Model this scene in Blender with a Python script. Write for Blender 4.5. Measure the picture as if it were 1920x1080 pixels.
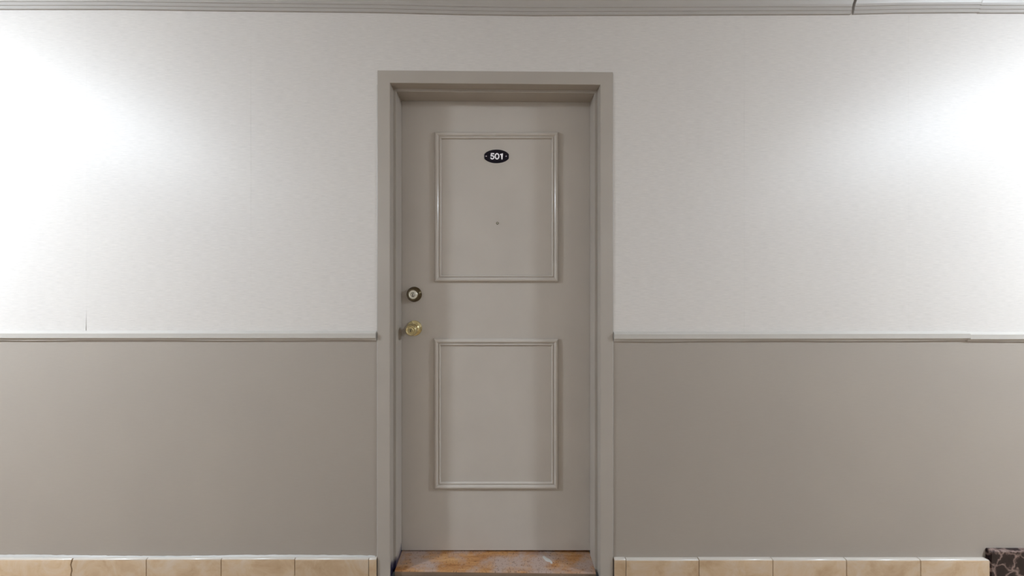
import bpy, math, random
from mathutils import Vector

for o in list(bpy.data.objects):
    bpy.data.objects.remove(o)
scene = bpy.context.scene
col = scene.collection
random.seed(7)

# ------------------------------------------------------------------ camera
FPX = 592.0                      # focal length in pixels of a 1920 px wide frame
VX, VY = 943.0, 517.0            # where the view axis meets the picture
CAM_Y, CAM_Z = -1.33, 1.28       # far wall is the plane y = 0
cam_d = bpy.data.cameras.new('camera')
cam = bpy.data.objects.new('camera', cam_d)
col.objects.link(cam)
cam.location = (0, CAM_Y, CAM_Z)
cam.rotation_euler = (math.radians(90), 0, 0)
cam_d.sensor_width = 36.0
cam_d.sensor_fit = 'HORIZONTAL'
cam_d.lens = FPX / 1920 * 36.0
cam_d.shift_x = (960 - VX) / 1920
cam_d.shift_y = -(540 - VY) / 1920
cam_d.clip_start = 0.01
scene.camera = cam

# ------------------------------------------------------------------ world, exposure
w = bpy.data.worlds.new('world')
scene.world = w
w.use_nodes = True
w.node_tree.nodes['Background'].inputs[0].default_value = (0.5, 0.5, 0.5, 1)
w.node_tree.nodes['Background'].inputs[1].default_value = 0.05
vs = scene.view_settings
vs.view_transform = 'Standard'
vs.look = 'None'
vs.gamma = 1.0
vs.use_curve_mapping = False
vs.exposure = 0.0
LAMP_X = (-3.0, 3.3)
LAMP_Y = -1.25
LAMP_STRENGTH = 382.0
LAMP_COLOR = (0.875, 0.98, 1.09, 1)
CEIL = 2.49

# ------------------------------------------------------------------ helpers
def wx(px, y=0.0): return (px - VX) * (y - CAM_Y) / FPX
def wz(py, y=0.0): return CAM_Z + (VY - py) * (y - CAM_Y) / FPX

def srgb(r, g, b):
    f = lambda c: c / 12.92 if c <= 0.04045 else ((c + 0.055) / 1.055) ** 2.4
    return (f(r / 255), f(g / 255), f(b / 255), 1)

class MB:
    """collects polygons in world coordinates, builds one mesh object"""
    def __init__(s): s.v, s.f, s.m = [], [], []
    def face(s, pts, mi=0):
        b = len(s.v); s.v += [tuple(p) for p in pts]; s.f.append(list(range(b, b + len(pts)))); s.m.append(mi)
    def grid(s, rows, close_u=False, close_v=False, mi=0):
        b = len(s.v); n = len(rows); k = len(rows[0])
        for r in rows: s.v += [tuple(p) for p in r]
        for i in range(n if close_v else n - 1):
            for j in range(k if close_u else k - 1):
                a, c = (i + 1) % n, (j + 1) % k
                s.f.append([b + i * k + j, b + i * k + c, b + a * k + c, b + a * k + j]); s.m.append(mi)
    def sweep(s, sections, closed=True, caps=True, mi=0):
        s.grid(sections, close_u=closed, mi=mi)
        if caps:
            s.face(list(reversed(sections[0])), mi); s.face(sections[-1], mi)
    def box(s, x0, x1, y0, y1, z0, z1, mi=0):
        s.sweep([[(x0, y0, z0), (x0, y1, z0), (x0, y1, z1), (x0, y0, z1)],
                 [(x1, y0, z0), (x1, y1, z0), (x1, y1, z1), (x1, y0, z1)]], mi=mi)
    def rbox(s, x0, x1, y0, y1, z0, z1, r):
        """box whose vertical section corners are rounded, ends chamfered"""
        def sec(x, i):
            pts = []
            for cy, cz, a0 in ((y0 + r, z0 + r, 180), (y1 - r, z0 + r, 270), (y1 - r, z1 - r, 0), (y0 + r, z1 - r, 90)):
                for k in range(3):
                    a = math.radians(a0 + 45 * k)
                    pts.append((x, cy + (r - i) * math.cos(a), cz + (r - i) * math.sin(a)))
            return pts
        s.sweep([sec(x0, r * .6), sec(x0 + r * .6, 0), sec(x1 - r * .6, 0), sec(x1, r * .6)])
    def lathe(s, centre, prof, n=40, axis='y', squash=1.0):
        """prof: (radius, distance along the axis)"""
        cx, cy, cz = centre; rows = []
        for r, d in prof:
            row = []
            for k in range(n):
                a = 2 * math.pi * k / n
                if axis == 'y': row.append((cx + r * math.cos(a), cy + d, cz + r * math.sin(a) * squash))
                else: row.append((cx + r * math.cos(a), cy + r * math.sin(a), cz + d))
            rows.append(row)
        s.grid(rows, close_u=True)
        s.face(list(reversed(rows[0]))); s.face(rows[-1])
    def build(s, name, mats, parent=None, smooth=None, origin=None):
        off = Vector(origin) if origin is not None else (root_of(parent) if parent else Vector((0, 0, 0)))
        me = bpy.data.meshes.new(name)
        me.from_pydata([tuple(Vector(p) - off) for p in s.v], [], s.f)
        for m in (mats if isinstance(mats, (list, tuple)) else [mats]): me.materials.append(m)
        for p, mi in zip(me.polygons, s.m): p.material_index = mi
        import bmesh
        bm = bmesh.new(); bm.from_mesh(me)
        bmesh.ops.remove_doubles(bm, verts=bm.verts, dist=1e-6)
        bmesh.ops.recalc_face_normals(bm, faces=bm.faces)
        bm.to_mesh(me); bm.free()
        if smooth:
            for p in me.polygons: p.use_smooth = True
            try: me.set_sharp_from_angle(angle=math.radians(smooth))
            except Exception: pass
        me.update()
        o = bpy.data.objects.new(name, me)
        col.objects.link(o)
        if parent is not None:
            o.parent = parent; o.location = (0, 0, 0) if origin is None else tuple(off - root_of(parent))
        else:
            o.location = off
        return o

def root_of(o):
    v = Vector((0, 0, 0))
    while o is not None:
        v += Vector(o.location); o = o.parent
    return v

def empty(name, loc, parent=None):
    o = bpy.data.objects.new(name, None); col.objects.link(o)
    o.empty_display_size = 0.05
    o.parent = parent
    o.location = loc if parent is None else tuple(Vector(loc) - root_of(parent))
    return o

def tag(o, label=None, cat=None, group=None, kind=None):
    if label: o['label'] = label
    if cat: o['category'] = cat
    if group: o['group'] = group
    if kind: o['kind'] = kind
    return o

# ------------------------------------------------------------------ materials
class NT:
    def __init__(s, name):
        s.mat = bpy.data.materials.new(name); s.mat.use_nodes = True
        s.t = s.mat.node_tree; s.b = s.t.nodes['Principled BSDF']
    def n(s, kind, **inp):
        nd = s.t.nodes.new('ShaderNode' + kind)
        for k, v in inp.items():
            if k in nd.inputs.keys(): nd.inputs[k].default_value = v
            else: setattr(nd, k, v)
        return nd
    def l(s, a, ao, b, bi): s.t.links.new(a.outputs[ao], b.inputs[bi])
    def coords(s, scale=(1, 1, 1), src='Object'):
        tc = s.n('TexCoord'); mp = s.n('Mapping'); mp.inputs['Scale'].default_value = scale
        s.l(tc, src, mp, 'Vector'); return mp
    def noise(s, scale, coord=(1, 1, 1), detail=4.0, rough=0.55, dist=0.0):
        mp = s.coords(coord); nz = s.n('TexNoise', Scale=scale, Detail=detail, Roughness=rough, Distortion=dist)
        s.l(mp, 'Vector', nz, 'Vector'); return nz
    def ramp(s, src, stops, out='Fac'):
        r = s.n('ValToRGB'); e = r.color_ramp.elements
        while len(e) < len(stops): e.new(0.5)
        for el, (p, c) in zip(e, stops): el.position = p; el.color = c
        s.l(src, out, r, 'Fac'); return r
    def mix(s, fac, a, b, blend='MIX'):
        m = s.n('Mix'); m.data_type = 'RGBA'; m.blend_type = blend
        for v, i in ((fac, 0), (a, 6), (b, 7)):
            if isinstance(v, tuple) and hasattr(v[0], 'outputs'): s.t.links.new(v[0].outputs[v[1]], m.inputs[i])
            elif isinstance(v, (int, float)): m.inputs[i].default_value = v
            else: m.inputs[i].default_value = v
        return m
    def bump(s, src, out, strength, dist=0.001):
        b = s.n('Bump', Strength=strength, Distance=dist); s.l(src, out, b, 'Height'); s.l(b, 'Normal', s.b, 'Normal'); return b
    def set(s, **k):
        for a, v in k.items(): s.b.inputs[a.replace('_', ' ')].default_value = v

def streaked(name, c, dc, rough, bump, spec=0.5, cloud=0.03):
    """vinyl covering with a fine horizontal silk weave"""
    m = NT(name)
    st = m.noise(1.0, (26, 26, 420), detail=3, rough=0.65)
    cl = m.noise(2.2, (1, 1, 1), detail=3)
    hi = tuple(min(1, v * (1 + dc)) for v in c[:3]) + (1,); lo = tuple(v * (1 - dc) for v in c[:3]) + (1,)
    r = m.ramp(st, [(0.28, lo), (0.72, hi)])
    r2 = m.ramp(cl, [(0.3, (1 - cloud, 1 - cloud, 1 - cloud * .8, 1)), (0.7, (1, 1, 1, 1))])
    mx = m.mix(1.0, (r, 'Color'), (r2, 'Color'), 'MULTIPLY')
    m.t.links.new(mx.outputs[2], m.b.inputs['Base Color'])
    m.set(Roughness=rough); m.b.inputs['Specular IOR Level'].default_value = spec
    m.bump(st, 'Fac', bump, 0.0006)
    return m

def painted(name, c, rough=0.4, var=0.04, bump=0.08, nscale=60, spec=0.5):
    m = NT(name)
    nz = m.noise(5, (1, 1, 1), detail=5)
    hi = tuple(min(1, v * (1 + var)) for v in c[:3]) + (1,); lo = tuple(v * (1 - var) for v in c[:3]) + (1,)
    r = m.ramp(nz, [(0.3, lo), (0.7, hi)]); m.l(r, 'Color', m.b, 'Base Color')
    m.set(Roughness=rough); m.b.inputs['Specular IOR Level'].default_value = spec
    fn = m.noise(nscale, (1, 1, 1), detail=3); m.bump(fn, 'Fac', bump, 0.0008)
    return m

M = {}
M['upper'] = streaked('vinyl_wallcovering', srgb(213, 208, 203), 0.08, 0.46, 0.38, spec=0.21).mat
M['lower'] = streaked('taupe_wall_paint', srgb(164, 155, 145), 0.022, 0.50, 0.12, cloud=0.05).mat
M['paste'] = painted('old_paste', srgb(70, 62, 55), 0.9).mat
M['frame'] = painted('taupe_enamel', srgb(172, 164, 155), 0.36, 0.03, 0.05, 40).mat
M['door'] = painted('taupe_door_paint', srgb(187, 179, 170), 0.42, 0.035, 0.06, 90).mat
M['moulding'] = painted('taupe_gloss_paint', srgb(188, 180, 171), 0.17, 0.02, 0.03, 60, spec=0.7).mat
M['rail'] = painted('rail_paint', srgb(188, 183, 176), 0.38, 0.02, 0.05).mat
M['crown'] = painted('crown_paint', srgb(176, 171, 166), 0.42, 0.02, 0.05).mat
M['caulk'] = painted('caulk', srgb(180, 177, 172), 0.5, 0.08, 0.3, 200).mat
M['ceiling'] = painted('ceiling_paint', srgb(226, 225, 222), 0.8, 0.02).mat
M['grout'] = painted('grout', srgb(84, 74, 66), 0.9, 0.2).mat
M['black'] = painted('keyway_black', srgb(14, 12, 11), 0.6).mat

def metal(name, c, rough):
    m = NT(name); m.set(Base_Color=c, Metallic=1.0, Roughness=rough)
    nz = m.noise(120, detail=2); r = m.ramp(nz, [(0.3, (rough * .8,) * 3 + (1,)), (0.7, (rough * 1.25,) * 3 + (1,))])
    m.l(r, 'Color', m.b, 'Roughness'); return m.mat
M['brass'] = metal('polished_brass', srgb(224, 212, 166), 0.1)
M['brass_dark'] = metal('antique_brass', srgb(112, 100, 78), 0.2)
M['nickel'] = metal('nickel', srgb(232, 228, 214), 0.4)
M['steel'] = metal('steel_screw', srgb(190, 180, 190), 0.3)

def tile_mat():
    m = NT('beige_ceramic'); oi = m.n('ObjectInfo')
    mp = m.coords((1, 1, 1)); ad = m.n('VectorMath'); ad.operation = 'ADD'
    sc = m.n('VectorMath'); sc.operation = 'SCALE'; sc.inputs['Scale'].default_value = 37.0
    cb = m.n('CombineXYZ'); m.l(oi, 'Random', cb, 'X'); m.l(oi, 'Random', cb, 'Z')
    m.l(cb, 'Vector', sc, 0); m.l(mp, 'Vector', ad, 0); m.l(sc, 'Vector', ad, 1)
    nz = m.n('TexNoise', Scale=11.0, Detail=5.0, Roughness=0.6, Distortion=0.6); m.l(ad, 'Vector', nz, 'Vector')
    r = m.ramp(nz, [(0.30, srgb(184, 155, 122)), (0.5, srgb(200, 174, 144)), (0.72, srgb(206, 188, 168))])
    hs = m.n('HueSaturation'); mr = m.n('MapRange'); mr.inputs[3].default_value = 0.92; mr.inputs[4].default_value = 1.06
    m.l(oi, 'Random', mr, 0); m.l(mr, 0, hs, 'Value'); m.l(r, 'Color', hs, 'Color'); m.l(hs, 'Color', m.b, 'Base Color')
    m.set(Roughness=0.22); n2 = m.noise(40, detail=2); m.bump(n2, 'Fac', 0.12, 0.001)
    return m.mat
M['tile'] = tile_mat()
M['edge_highlight'] = painted('painted_tile_highlight', srgb(192, 184, 174), 0.18, 0.03, 0.05).mat  # highlight along the skirting tiles' top edge, put into the colour

def marble_mat():
    m = NT('dark_brown_marble')
    nz = m.noise(14, (1, 1, 1), detail=4)
    mp = m.coords((1, 1, 1)); mxv = m.n('Mix'); mxv.data_type = 'VECTOR'; mxv.inputs[0].default_value = 0.09
    m.l(mp, 'Vector', mxv, 4); m.l(nz, 'Color', mxv, 5)
    vo = m.n('TexVoronoi', Scale=19.0); vo.feature = 'DISTANCE_TO_EDGE'; m.l(mxv, 1, vo, 'Vector')
    r = m.ramp(vo, [(0.0, srgb(140, 120, 112)), (0.05, srgb(104, 86, 80)), (0.12, srgb(40, 28, 29)), (0.6, srgb(18, 12, 15))], 'Distance')
    n3 = m.noise(30, detail=3); r3 = m.ramp(n3, [(0.45, (1, 1, 1, 1)), (0.7, (0.45, 0.4, 0.42, 1))])
    mx = m.mix(1.0, (r, 'Color'), (r3, 'Color'), 'MULTIPLY')
    m.t.links.new(mx.outputs[2], m.b.inputs['Base Color']); m.set(Roughness=0.3); m.b.inputs['Specular IOR Level'].default_value = 0.2
    return m.mat
M['marble'] = marble_mat()

def threshold_mat():
    m = NT('worn_varnished_wood')
    grain = m.noise(1.0, (7, 60, 60), detail=5, rough=0.65, dist=0.3)
    r = m.ramp(grain, [(0.25, srgb(138, 86, 44)), (0.5, srgb(172, 124, 78)), (0.75, srgb(198, 156, 108))])
    worn = m.noise(7.0, (1, 1.6, 1), detail=6, rough=0.65)
    wr = m.ramp(worn, [(0.43, (0, 0, 0, 1)), (0.60, (0.92, 0.92, 0.92, 1))])
    mx = m.mix((wr, 'Color'), (r, 'Color'), srgb(168, 148, 138))
    dots = m.noise(150, detail=2); dr = m.ramp(dots, [(0.30, (0.45, 0.4, 0.38, 1)), (0.42, (1, 1, 1, 1))])
    m2 = m.mix(1.0, (mx, 2), (dr, 'Color'), 'MULTIPLY')
    m.t.links.new(m2.outputs[2], m.b.inputs['Base Color']); m.set(Roughness=0.45)
    m.bump(grain, 'Fac', 0.25, 0.001); return m.mat
M['threshold'] = threshold_mat()
M['nosing'] = painted('bare_worn_edge', srgb(138, 116, 96), 0.7, 0.2, 0.4, 120).mat

def floor_mat():
    m = NT('beige_floor_tile')
    mp = m.coords((1, 1, 1)); br = m.n('TexBrick', Scale=1.0)
    br.offset = 0.0
    br.inputs['Color1'].default_value = srgb(150, 128, 102); br.inputs['Color2'].default_value = srgb(160, 138, 112)
    br.inputs['Mortar'].default_value = srgb(110, 92, 76); br.inputs['Mortar Size'].default_value = 0.003
    br.inputs['Brick Width'].default_value = 0.308; br.inputs['Row Height'].default_value = 0.308
    m.l(mp, 'Vector', br, 'Vector'); m.l(br, 'Color', m.b, 'Base Color'); m.set(Roughness=0.3); return m.mat
M['floor'] = floor_mat()

def emit_mat():
    m = NT('lit_opal_glass'); m.set(Base_Color=(0.9, 0.9, 0.88, 1), Roughness=0.3)
    m.b.inputs['Emission Color'].default_value = LAMP_COLOR; m.b.inputs['Emission Strength'].default_value = LAMP_STRENGTH
    return m.mat
M['lamp'] = emit_mat()
M['white_metal'] = painted('white_enamel', srgb(232, 230, 226), 0.4).mat
M['plate'] = painted('black_enamel_plate', srgb(16, 9, 22), 0.5, 0.1, spec=0.25).mat
M['digit'] = painted('white_enamel_digit', srgb(253, 250, 254), 0.4, 0.005).mat

def grimy():
    m = NT('taupe_enamel_scuffed'); nz = m.noise(5, detail=5); c = srgb(172, 164, 155)
    r = m.ramp(nz, [(0.3, tuple(v * .97 for v in c[:3]) + (1,)), (0.7, tuple(v * 1.03 for v in c[:3]) + (1,))])
    # kicked-off paint and ink-blue boot polish along the stop, a blot with its own ragged outline
    tc = m.n('TexCoord'); sp = m.n('SeparateXYZ'); m.l(tc, 'Object', sp, 'Vector')
    n2 = m.noise(26, (1, 1, 0.5), detail=5, rough=0.7)
    a = m.n('Math'); a.operation = 'MULTIPLY_ADD'; a.inputs[1].default_value = -9.5; a.inputs[2].default_value = 0.74
    m.l(sp, 'Z', a, 0)
    ad = m.n('Math'); ad.operation = 'ADD'; m.l(a, 0, ad, 0); m.l(n2, 'Fac', ad, 1)
    yy = m.n('Math'); yy.operation = 'GREATER_THAN'; yy.inputs[1].default_value = 0.0005; m.l(sp, 'Y', yy, 0)
    rr = m.ramp(ad, [(0.58, (0, 0, 0, 1)), (0.86, (1, 1, 1, 1))], 'Value')
    mu = m.n('Math'); mu.operation = 'MULTIPLY'; m.l(rr, 'Color', mu, 0); m.l(yy, 0, mu, 1)
    mx = m.mix((mu, 0), (r, 'Color'), srgb(38, 36, 62))
    m.t.links.new(mx.outputs[2], m.b.inputs['Base Color']); m.set(Roughness=0.36)
    fn = m.noise(40, detail=3); m.bump(fn, 'Fac', 0.05, 0.0008); return m.mat
M['frame_scuffed'] = grimy()

# ------------------------------------------------------------------ key measures
FR = dict(x0=wx(707.5, -.006), x1=wx(1149.5, -.006), ztl=wz(131.5, -.006), ztr=wz(135, -.006))
U_OPEN = 0.027
RAIL_Z = 1.0
XL, XR = -6.2, 6.2
Y_NEAR = -2.45
def head_z(x): return FR['ztl'] + (FR['ztr'] - FR['ztl']) * (x - FR['x0']) / (FR['x1'] - FR['x0'])

# ------------------------------------------------------------------ structure: shell
def quadbox(name, b, mats, label, cat, kind='structure'):
    m = MB(); m.box(*b); o = m.build(name, mats, origin=((b[0] + b[1]) / 2, (b[2] + b[3]) / 2, b[4])); tag(o, label, cat, kind=kind); return o
quadbox('floor', (XL, XR, Y_NEAR, 0.0, -0.1, 0.0), M['floor'], 'beige tiled corridor floor below the door', 'floor')
quadbox('ceiling', (XL, XR, Y_NEAR, 0.0, CEIL, CEIL + 0.1), M['ceiling'], 'white painted corridor ceiling above the crown moulding', 'ceiling')

def two_tone(name, x0, x1, y0, y1, label):
    m = MB(); m.box(x0, x1, y0, y1, 0, 1.03, 0); m.box(x0, x1, y0, y1, 1.03, CEIL, 1)
    o = m.build(name, [M['lower'], M['upper']], origin=((x0 + x1) / 2, (y0 + y1) / 2, 0)); tag(o, label, 'wall', kind='structure'); return o
two_tone('wall_near', XL, XR, Y_NEAR - 0.12, Y_NEAR, 'two-tone corridor wall opposite the door')
two_tone('wall_left', XL - 0.12, XL, Y_NEAR, 0.0, 'two-tone end wall at the left end of the corridor')
two_tone('wall_right', XR, XR + 0.12, Y_NEAR, 0.0, 'two-tone end wall at the right end of the corridor')

ox0, ox1, oz = FR['x0'] + U_OPEN, FR['x1'] - U_OPEN, FR['ztl'] - U_OPEN
m = MB()
for a, b in ((XL, ox0), (ox1, XR)):
    m.box(a, b, 0, 0.2, 0, 1.03, 0); m.box(a, b, 0, 0.2, 1.03, CEIL, 1)
m.box(ox0, ox1, 0, 0.2, oz, CEIL, 1)
wall = m.build('wall_far', [M['lower'], M['paste']])
tag(wall, 'two-tone corridor wall around the door, pale vinyl above and taupe below', 'wall', kind='structure')

# pale wallcovering hung in strips; hairline seams, one lifting just above the rail
seam0, step = wx(163), 308 * 1.33 / FPX
TH = 0.0016
Z0 = 1.035
n0 = math.ceil((XL - seam0) / step)
xs = [XL] + [seam0 + step * k for k in range(n0, n0 + 19) if seam0 + step * k < XR] + [XR]
for i in range(len(xs) - 1):
    a, b = xs[i] + 0.00012, xs[i + 1] - 0.00012
    ztop = CEIL - 0.01
    m = MB()
    lift_b = abs(xs[i + 1] - seam0) < 1e-6       # right edge of this strip gapes at its foot
    def slab(p, q, z0, lift=False):
        if q - p < 1e-4: return
        zs = [z0, 1.052, 1.075, 1.10, 1.13, ztop] if z0 < 1.04 else [z0, ztop]
        rows = []
        for z in zs:
            g = 0.0
            if lift: g = max(0.0, 0.0030 * (1.13 - z) / 0.08) if z > 1.04 else 0.0036
            rows.append([(p, 0, z), (q - g, 0, z), (q - g, -TH, z), (p, -TH, z)])
        m.sweep(rows)
    dl, dr, dz = FR['x0'] + 0.004, FR['x1'] - 0.004, FR['ztl'] - 0.012
    if b <= dl or a >= dr: slab(a, b, Z0, lift_b)
    else:
        if a < dl: slab(a, dl, Z0)
        slab(max(a, dl), min(b, dr), dz)
        if b > dr: slab(dr, b, Z0)
    m.build('wallcovering_strip', M['upper'], wall)

# ------------------------------------------------------------------ crown moulding (trim_1)
crown = empty('trim_1', (0, 0, 2.39))
tag(crown, 'grey painted stepped crown moulding along the top of the wall', 'crown moulding', kind='structure')
wave = [(-3000, 17), (0, 18), (220, 18), (440, 21), (600, 22.5), (720, 24), (860, 27.5), (1000, 29.5), (1240, 28.8), (1400, 28), (1592, 27.5)]
wave2 = [(1597.5, 27), (1680, 25), (1830, 24), (1832, 25), (1920, 25), (4400, 25)]
cprof = [(0.0, 0), (-.007, 0), (-.008, .001), (-.008, .0125), (-.0105, .0135), (-.0105, .0265), (-.013, .0275), (-.014, .036), (-.020, .050),
         (-.034, .066), (-.052, .078), (-.060, .080), (-.062, .092), (0, .092)]
for wv in (wave, wave2):
    m = MB(); secs = []
    for px, py in wv:
        x = max(XL, min(XR, wx(px))); zb = wz(py, -.004)
        secs.append([(x, y, zb + z) for y, z in cprof])
    m.sweep(secs); m.build('crown_length', M['crown'], crown)

# ------------------------------------------------------------------ chair rail (trim_2 left, trim_3 right)
rprof = [(0, 1.0485), (-.004, 1.0475), (-.012, 1.0430), (-.0160, 1.0395), (-.0160, 1.0205), (-.0152, 1.0195), (-.0075, 1.0195), (-.0065, 1.0085), (0, 1.0080)]
def rail(name, pieces, label):
    e = empty(name, (pieces[0][0], 0, 1.0)); tag(e, label, 'chair rail', kind='structure')
    for a, b, dz, dz2 in pieces:
        m = MB(); secs = []
        n = max(2, int((b - a) / 0.12))
        for k in range(n + 1):
            t = k / n; x = a + (b - a) * t
            wob = 0.0009 * math.sin(x * 7.1) + 0.0005 * math.sin(x * 17)
            secs.append([(x, y, z + dz + (dz2 - dz) * t + (wob if z < 1.01 else 0)) for y, z in rprof])
        m.sweep(secs); m.build('rail_length', M['rail'], e)
rail('trim_2', [(XL, FR['x0'] - 0.0045, 0.001, 0.0)], 'pale grey chair rail running along the wall left of the door')
xj = wx(1820, -.016)
rail('trim_3', [(FR['x1'] + 0.0030, xj - .0004, -.0035, -.001), (xj + .0004, XR, -.0045, -.0045)], 'pale grey chair rail running along the wall right of the door')

# ------------------------------------------------------------------ door frame (trim_4)
fx = (FR['x0'] + FR['x1']) / 2
frame = empty('trim_4', (fx, 0, 0))
tag(frame, 'taupe enamelled metal door frame with stepped stop around the door', 'door frame', kind='structure')
fprof = [(0, 0), (0, -.0045), (.0006, -.0057), (.002, -.006), (.0505, -.006), (.0522, -.0054), (.053, -.004),
         (.053, .035), (.0635, .035), (.0646, .0354), (.065, .0365), (.065, .108), (.053, .108), (.053, .158), (.028, .158), (.028, .0)]
m = MB(); m.sweep([[(FR['x0'] + u, y, 0) for u, y in fprof], [(FR['x0'] + u, y, head_z(FR['x0']) - u) for u, y in fprof]])
m.build('jamb', M['frame_scuffed'], frame)
m = MB(); m.sweep([[(FR['x1'] - u, y, 0) for u, y in fprof], [(FR['x1'] - u, y, head_z(FR['x1']) - u) for u, y in fprof]])
m.build('jamb', M['frame'], frame)
m = MB(); m.sweep([[(FR['x0'] + u, y, head_z(FR['x0']) - u) for u, y in fprof], [(FR['x1'] - u, y, head_z(FR['x1']) - u) for u, y in fprof]])
m.build('head_jamb', M['frame'], frame)
# caulk run down both outer edges
for xe, sg in ((FR['x0'], -1), (FR['x1'], 1)):
    m = MB(); rows = []; rnd = random.Random(3 + sg)
    z = 0.10
    while z < head_z(xe):
        wd = (0.0034 if sg < 0 else 0.0026) + rnd.uniform(-.0008, .0008)
        rows.append([(xe, -.0002, z), (xe, -.0054, z), (xe + sg * wd * .6, -.0045, z), (xe + sg * wd, -.0002, z)])
        z += rnd.uniform(.03, .08)
    m.sweep(rows); m.build('caulk_bead', M['caulk'], frame)

# ------------------------------------------------------------------ door leaf (door_1)
DY = 0.108
DX0, DX1 = FR['x0'] + .0555, FR['x1'] - .0555
DZ0, DZ1 = 0.0285, FR['ztr'] - .0575
door = empty('door_1', ((DX0 + DX1) / 2, DY, DZ0))
tag(door, 'taupe painted two-panel apartment door numbered 501', 'door', kind='structure')
m = MB(); m.box(DX0, DX1, DY + .002, DY + .047, DZ0, DZ1); m.build('door_leaf', M['door'], door)
DF = DY + .002
# applied panel mouldings, four mitred strips each
mprof = [(0, 0), (.0008, .005), (.003, .0088), (.0062, .0115), (.010, .0125), (.0138, .0118), (.0172, .0096), (.0192, .0068), (.0205, .0050),
         (.0225, .0050), (.0236, .0068), (.0258, .0080), (.0282, .0076), (.0298, .0058), (.0310, .0030), (.0315, 0)]
def moulding(l, r, t, b):
    x0, x1 = wx(l, DF - .004), wx(r, DF - .004); z1, z0 = wz(t, DF - .004), wz(b, DF - .004)
    e = empty('panel_moulding', ((x0 + x1) / 2, DF, z0), door)
    P = [(u, DF - h) for u, h in mprof]
    for secs in ([[(x0 + u, y, z1 - u) for u, y in P], [(x1 - u, y, z1 - u) for u, y in P]],
                 [[(x0 + u, y, z0 + u) for u, y in P], [(x1 - u, y, z0 + u) for u, y in P]],
                 [[(x0 + u, y, z0 + u) for u, y in P], [(x0 + u, y, z1 - u) for u, y in P]],
                 [[(x1 - u, y, z0 + u) for u, y in P], [(x1 - u, y, z1 - u) for u, y in P]]):
        m = MB(); m.sweep(secs); m.build('moulding_strip', M['moulding'], e, smooth=35)
moulding(814.5, 1047.5, 247.5, 529)
moulding(813.5, 1047, 635, 917)

# deadbolt
bx_, bz_ = wx(776.9, DF), wz(551.9, DF)
db = empty('deadbolt', (bx_, DF, bz_), door)
db['label'] = 'dark brass deadbolt collar with pale key cylinder'
m = MB(); m.lathe((bx_, DF, bz_), [(.0345, 0), (.0345, -.003), (.0335, -.0045), (.0265, -.020), (.0245, -.0225), (.0215, -.0225), (.0210, -.0205), (.002, -.0205)], 56)
m.build('collar', M['brass_dark'], db, smooth=30)
m = MB(); m.lathe((bx_, DF, bz_), [(.0200, -.0195), (.0200, -.0226), (.0188, -.0238), (.0150, -.0238), (.0142, -.0232), (.0120, -.0232), (.0112, -.0240), (.002, -.0240)], 48)
m.build('key_cylinder', M['nickel'], db, smooth=30)
m = MB(); m.lathe((bx_, DF - .0240, bz_), [(.0092, .001), (.0092, -.0003), (.002, -.0003)], 32, squash=1.12); m.build('plug_rim', M['black'], db, smooth=30)
m = MB(); m.lathe((bx_, DF - .0240, bz_), [(.0070, .001), (.0070, -.0008), (.002, -.0008)], 32, squash=1.12); m.build('plug', M['nickel'], db, smooth=30)
m = MB(); m.box(bx_ - .0019, bx_ + .0019, DF - .0253, DF - .0240, bz_ - .0075, bz_ + .0055); m.build('keyway', M['black'], db)

# knob
kx, kz = wx(777.0, DF), wz(615.3, DF)
kn = empty('door_knob', (kx, DF, kz), door)
kn['label'] = 'polished brass door knob with keyhole on a round rose'
m = MB(); m.lathe((kx, DF, kz), [(.0352, 0), (.0352, -.002), (.0340, -.0042), (.0290, -.0062), (.0240, -.0078), (.0205, -.0105), (.0190, -.0125), (.002, -.0125)], 56)
m.build('rose', M['brass'], kn, smooth=30)
m = MB(); m.lathe((kx, DF, kz), [(.0150, -.010), (.0135, -.016), (.0132, -.024), (.0160, -.029), (.0215, -.0335), (.0250, -.0395), (.0262, -.0460), (.0255, -.0530),
                                 (.0232, -.0590), (.0205, -.0618), (.0180, -.0618), (.0160, -.0600), (.0125, -.0600), (.0112, -.0610), (.002, -.0610)], 56)
m.build('knob', M['brass'], kn, smooth=30)
m = MB(); m.lathe((kx, DF - .0610, kz), [(.0078, .001), (.0078, -.0004), (.001, -.0004)], 28); m.build('plug_rim', M['brass_dark'], kn, smooth=30)
m = MB(); m.lathe((kx, DF - .0610, kz), [(.0064, .001), (.0064, -.0008), (.001, -.0008)], 28); m.build('plug', M['brass'], kn, smooth=30)
m = MB(); m.box(kx - .0016, kx + .0016, DF - .0624, DF - .0612, kz - .0055, kz + .0045); m.build('keyway', M['black'], kn)

# peephole
px_, pz_ = wx(932.6, DF), wz(418.6, DF)
pe = empty('peephole', (px_, DF, pz_), door)
m = MB(); m.lathe((px_, DF, pz_), [(.0058, 0), (.0058, -.0012), (.0050, -.0020), (.0036, -.0020), (.0032, -.0008), (.001, -.0008)], 28); m.build('ring', M['brass_dark'], pe, smooth=30)
m = MB(); m.lathe((px_, DF, pz_), [(.0031, -.0008), (.0028, -.0018), (.0018, -.0026), (.0006, -.0029)], 20); m.build('lens', M['nickel'], pe, smooth=50)

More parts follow.
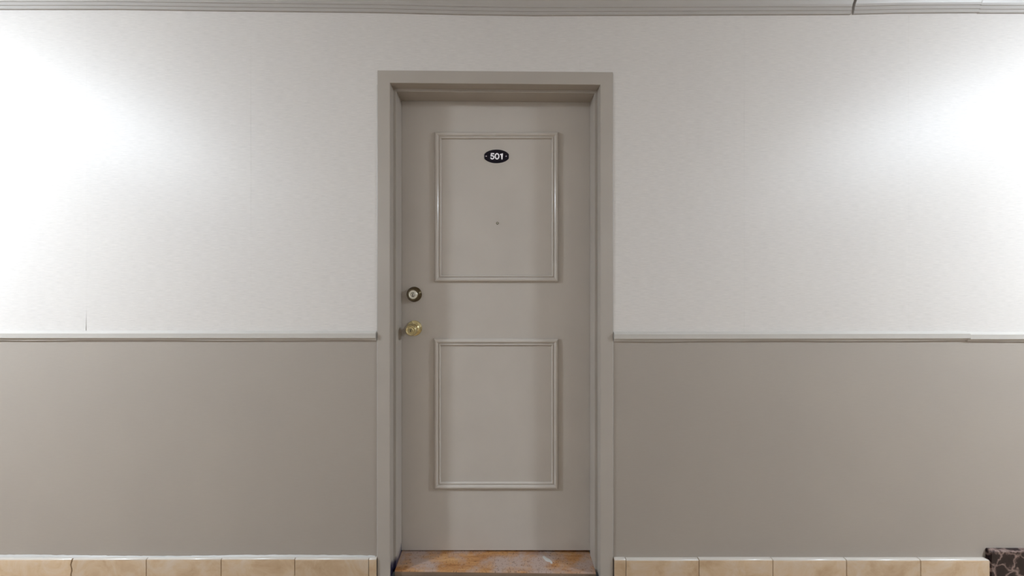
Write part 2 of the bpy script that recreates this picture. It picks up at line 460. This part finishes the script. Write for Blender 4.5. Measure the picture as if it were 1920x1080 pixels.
# ------------------------------------------------------------------ number plate
nx, nz_ = wx(931, DF), wz(293.3, DF)
plate = empty('number_plate', (nx, DF, nz_))
tag(plate, 'small black oval number plate reading 501 on the upper door panel', 'number plate')
out = []
RX, RY, CL = .0585, .0307, .0560
xs_ = [CL * math.sin(math.pi / 2 * k / 12) for k in range(-12, 13)]
top = [(x, RY * math.sqrt(1 - (x / RX) ** 2)) for x in xs_]
out = top + [(x, -z) for x, z in reversed(top)]
m = MB()
def ring(sc, y): return [(nx + x * sc, DF + y, nz_ + z * sc) for x, z in out]
m.sweep([ring(1, 0), ring(1, -.0015), ring(.975, -.0024)]); m.build('plate', M['plate'], plate)
for sx in (911.7, 949.0):
    m = MB(); m.lathe((wx(sx, DF), DF, nz_), [(.0030, -.0020), (.0030, -.0032), (.0020, -.0040), (.0005, -.0042)], 18); m.build('screw', M['steel'], plate, smooth=40)
def stroke(strokes, wd):
    m = MB(); h = wd / 2
    for pts, closed in strokes:
        n = len(pts); L, R = [], []
        for i, p in enumerate(pts):
            a = pts[(i - 1) % n] if (closed or i > 0) else p
            b = pts[(i + 1) % n] if (closed or i < n - 1) else p
            d = Vector((b[0] - a[0], b[1] - a[1])).normalized(); nn = Vector((-d.y, d.x))
            k = 1.0
            if a is not p and b is not p:
                d1 = Vector((p[0] - a[0], p[1] - a[1])).normalized(); k = 1 / max(.55, abs(nn.dot(Vector((-d1.y, d1.x)))))
            L.append((p[0] + nn.x * h * k, p[1] + nn.y * h * k)); R.append((p[0] - nn.x * h * k, p[1] - nn.y * h * k))
        secs = []
        for l, r in zip(L, R):
            secs.append([(nx + l[0], DF - .0020, nz_ + l[1]), (nx + l[0], DF - .0030, nz_ + l[1]), (nx + r[0], DF - .0030, nz_ + r[1]), (nx + r[0], DF - .0020, nz_ + r[1])])
        m.grid(secs, close_u=True, close_v=closed)
        if not closed:
            for c in (pts[0], pts[-1]):
                m.lathe((nx + c[0], DF - .0020, nz_ + c[1]), [(h, 0), (h, -.00099), (h * .3, -.00099)], 18)
    return m
mm = .001
five = [(-12.6, 11.6), (-23.0, 11.6), (-24.6, 1.2)]
bowl = [(-24.6, 1.2)] + [(-19.3 + 6.9 * math.cos(math.radians(a)), -4.9 + 7.3 * math.sin(math.radians(a))) for a in range(115, -161, -15)]
sc_ = lambda pts: [(x * mm, z * mm) for x, z in pts]
stroke([(sc_(five), False), (sc_(bowl), False)], .0056).build('digit', M['digit'], plate)
zero = [(2.3 + 8.4 * math.cos(math.radians(a)), -.4 + 11.9 * math.sin(math.radians(a))) for a in range(0, 360, 12)]
stroke([(sc_(zero), True)], .0056).build('digit', M['digit'], plate)
stroke([(sc_([(18.6, 8.0), (24.6, 11.6), (24.6, -12.4)]), False)], .0056).build('digit', M['digit'], plate)

# ------------------------------------------------------------------ threshold (trim_5)
m = MB()
tx0, tx1 = FR['x0'] + .0655, FR['x1'] - .0655
tl, tr = wz(1034, DF), wz(1038, DF)
yf = .016
def tsec(x, z): return [(x, yf, .0), (x, yf, z - .004), (x, yf + .0015, z - .0012), (x, yf + .005, z), (x, .2, z), (x, .2, 0)]
n = 12
m.sweep([tsec(tx0 + (tx1 - tx0) * k / n, tl + (tr - tl) * k / n) for k in range(n + 1)])
for i, f in enumerate(m.f):
    if len(f) == 4 and all(m.v[k][1] < yf + .0001 for k in f): m.m[i] = 1
th = m.build('trim_5', [M['threshold'], M['nosing']], origin=((tx0 + tx1) / 2, .1, 0))
tag(th, 'worn orange-brown wooden threshold under the door', 'threshold', kind='structure')
# blot of pale paint spilt on it
m = MB(); bxc, byc = wx(1026, .075), .078
rnd = random.Random(5); pts = []
zt = tl + (tr - tl) * (bxc - tx0) / (tx1 - tx0)
for k in range(18):
    a = 2 * math.pi * k / 18; r = rnd.uniform(.75, 1.15)
    pts.append((bxc +   .013 * r * math.cos(a) + .017 * math.sin(a), byc + .020 * r * math.sin(a) * -1))
m.sweep([[(x, y, zt - .0005) for x, y in pts], [(bxc + (x - bxc) * .9, byc + (y - byc) * .9, zt + .0007) for x, y in pts]])
m.build('paint_blot', M['caulk'], th)

# ------------------------------------------------------------------ tiled skirting
TD, THT = .0135, .0985
def tile(name, a, b, parent, h=THT, d=TD, rag_a=None, rag_b=None, mat=None, end_round=0.0, base=0.0):
    r = .0055
    prof = [(-.0005, base), (-d, base), (-d, base + .02), (-d, base + .035), (-d, base + .05), (-d, base + .062), (-d, base + .074), (-d, h - r)]
    for k in range(1, 5):
        an = math.radians(90 * k / 4); prof.append((-d + r * (1 - math.cos(an)), h - r + r * math.sin(an)))
    prof.append((-.0005, h))
    c = .0012
    def sec(x, ins, rag, sgn):
        pts = []
        for y, z in prof:
            yy = y + (ins if y < -.002 else 0); zz = z - (ins if z > h - .001 else 0)
            xx = x
            if rag: xx += sgn * rag(z)
            if end_round and sgn < 0:
                t = max(0.0, (z - (h - end_round)) / end_round); xx -= end_round * (1 - math.sqrt(max(0, 1 - t * t)))
            pts.append((xx, yy, zz))
        return pts
    m = MB(); m.sweep([sec(a, c, rag_a, 1), sec(a + c, 0, rag_a, 1), sec(b - c, 0, rag_b, -1), sec(b, c, rag_b, -1)])
    for i, f in enumerate(m.f):            # reflected light on the rounded top edge, painted as a paler colour
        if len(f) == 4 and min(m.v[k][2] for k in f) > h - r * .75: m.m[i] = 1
    return m.build(name, [mat or M['tile'], M['edge_highlight']], parent, smooth=40, origin=((a + b) / 2, 0, base))
G = .0010
def skirting(name, seams, label, dz=0.0, rag_at=None):
    a, b = seams[0], seams[-1]
    m = MB(); m.box(a, b, -.0085, -.0001, 0, THT - .006 + dz)
    o = m.build(name, M['grout'], origin=((a + b) / 2, 0, 0)); tag(o, label, 'baseboard', kind='structure')
    for i in range(len(seams) - 1):
        rnd = random.Random(11)
        ragf = lambda z: .0018 + .0022 * math.sin(z * 150) + .0012 * math.sin(z * 410 + 1)
        ra = ragf if rag_at is not None and abs(seams[i] - rag_at) < 1e-6 else None
        rb = (lambda z: -.0012 - .0022 * math.sin(z * 150) - .0008 * math.sin(z * 410 + 1) + .0016) if rag_at is not None and abs(seams[i + 1] - rag_at) < 1e-6 else None
        last = name == 'baseboard_right' and i == len(seams) - 2
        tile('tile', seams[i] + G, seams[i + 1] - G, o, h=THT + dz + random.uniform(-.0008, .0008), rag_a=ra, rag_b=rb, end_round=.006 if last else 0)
    return o
yt = -TD
lp = [133 - 138.6 * k for k in range(15, 0, -1)] + [133, 274, 414.4, 552.3, 691]
ls = [XL] + [wx(p, yt) for p in lp if wx(p, yt) > XL + .05] + [FR['x0'] - .0008]
bl = skirting('baseboard_left', ls, 'beige ceramic tile skirting at the foot of the wall left of the door', rag_at=wx(133, yt))
rs = [FR['x1'] + .0025] + [wx(p, yt) for p in (1174, 1311, 1449.5, 1587.5, 1726.5, 1856.5)]
br_ = skirting('baseboard_right', rs, 'beige ceramic tile skirting at the foot of the wall right of the door', dz=-.003)
# lumpy pale caulk smeared on top of the left skirting
m = MB(); rows = []; rnd = random.Random(21); x = -2.6
while x < FR['x0'] - .002:
    hgt = .0042 + .0022 * math.sin(x * 5.3) + rnd.uniform(-.0012, .0012); dp = .0068 + rnd.uniform(-.0016, .0012)
    rows.append([(x, -.0002, THT - .0015), (x, -dp, THT - .0015), (x, -dp * .8, THT + .0008), (x, -dp * .4, THT + hgt * .7), (x, -.0002, THT + hgt)])
    x += rnd.uniform(.008, .03)
m.sweep(rows); m.build('caulk_bead', M['caulk'], bl, smooth=60)

# dark marble skirting that carries on past the tiles
mx0 = wx(1858.5, -.016); mh = wz(1033.5, -.016)
o = empty('baseboard_marble', (mx0, 0, 0))
tag(o, 'dark brown veined marble skirting block in the bottom right corner', 'baseboard', kind='structure')
x = mx0
for wdt in (.42, .42):
    m = MB(); d = .016; c = .004
    s = lambda xx, i: [(xx, -.0002, 0), (xx, -d + i, 0), (xx, -d + i, mh - c - i), (xx, -d + c + i * .5, mh - i), (xx, -.0002, mh - i)]
    m.sweep([s(x, .003), s(x + .003, 0), s(x + wdt - .002, 0), s(x + wdt - .001, .001)])
    m.build('marble_slab', M['marble'], o); x += wdt

# ------------------------------------------------------------------ ceiling lamps (out of frame, they light the corridor)
def lamp(x, label):
    e = empty('ceiling_lamp', (x, LAMP_Y, CEIL)); tag(e, label, 'lamp', 'round ceiling lamps along the corridor')
    m = MB(); m.lathe((x, LAMP_Y, CEIL), [(.175, 0), (.175, -.022), (.168, -.028), (.02, -.028)], 40, axis='z'); m.build('lamp_base', M['white_metal'], e, smooth=30)
    prof = [(.160 * math.cos(math.radians(a)), -.028 - .075 * math.sin(math.radians(a))) for a in (0, 15, 30, 45, 60, 75, 86)]
    m = MB(); m.lathe((x, LAMP_Y, CEIL), prof, 40, axis='z'); m.build('diffuser', M['lamp'], e, smooth=60)
lamp(LAMP_X[0], 'round opal ceiling lamp in the corridor left of the door')
lamp(LAMP_X[1], 'round opal ceiling lamp in the corridor right of the door')
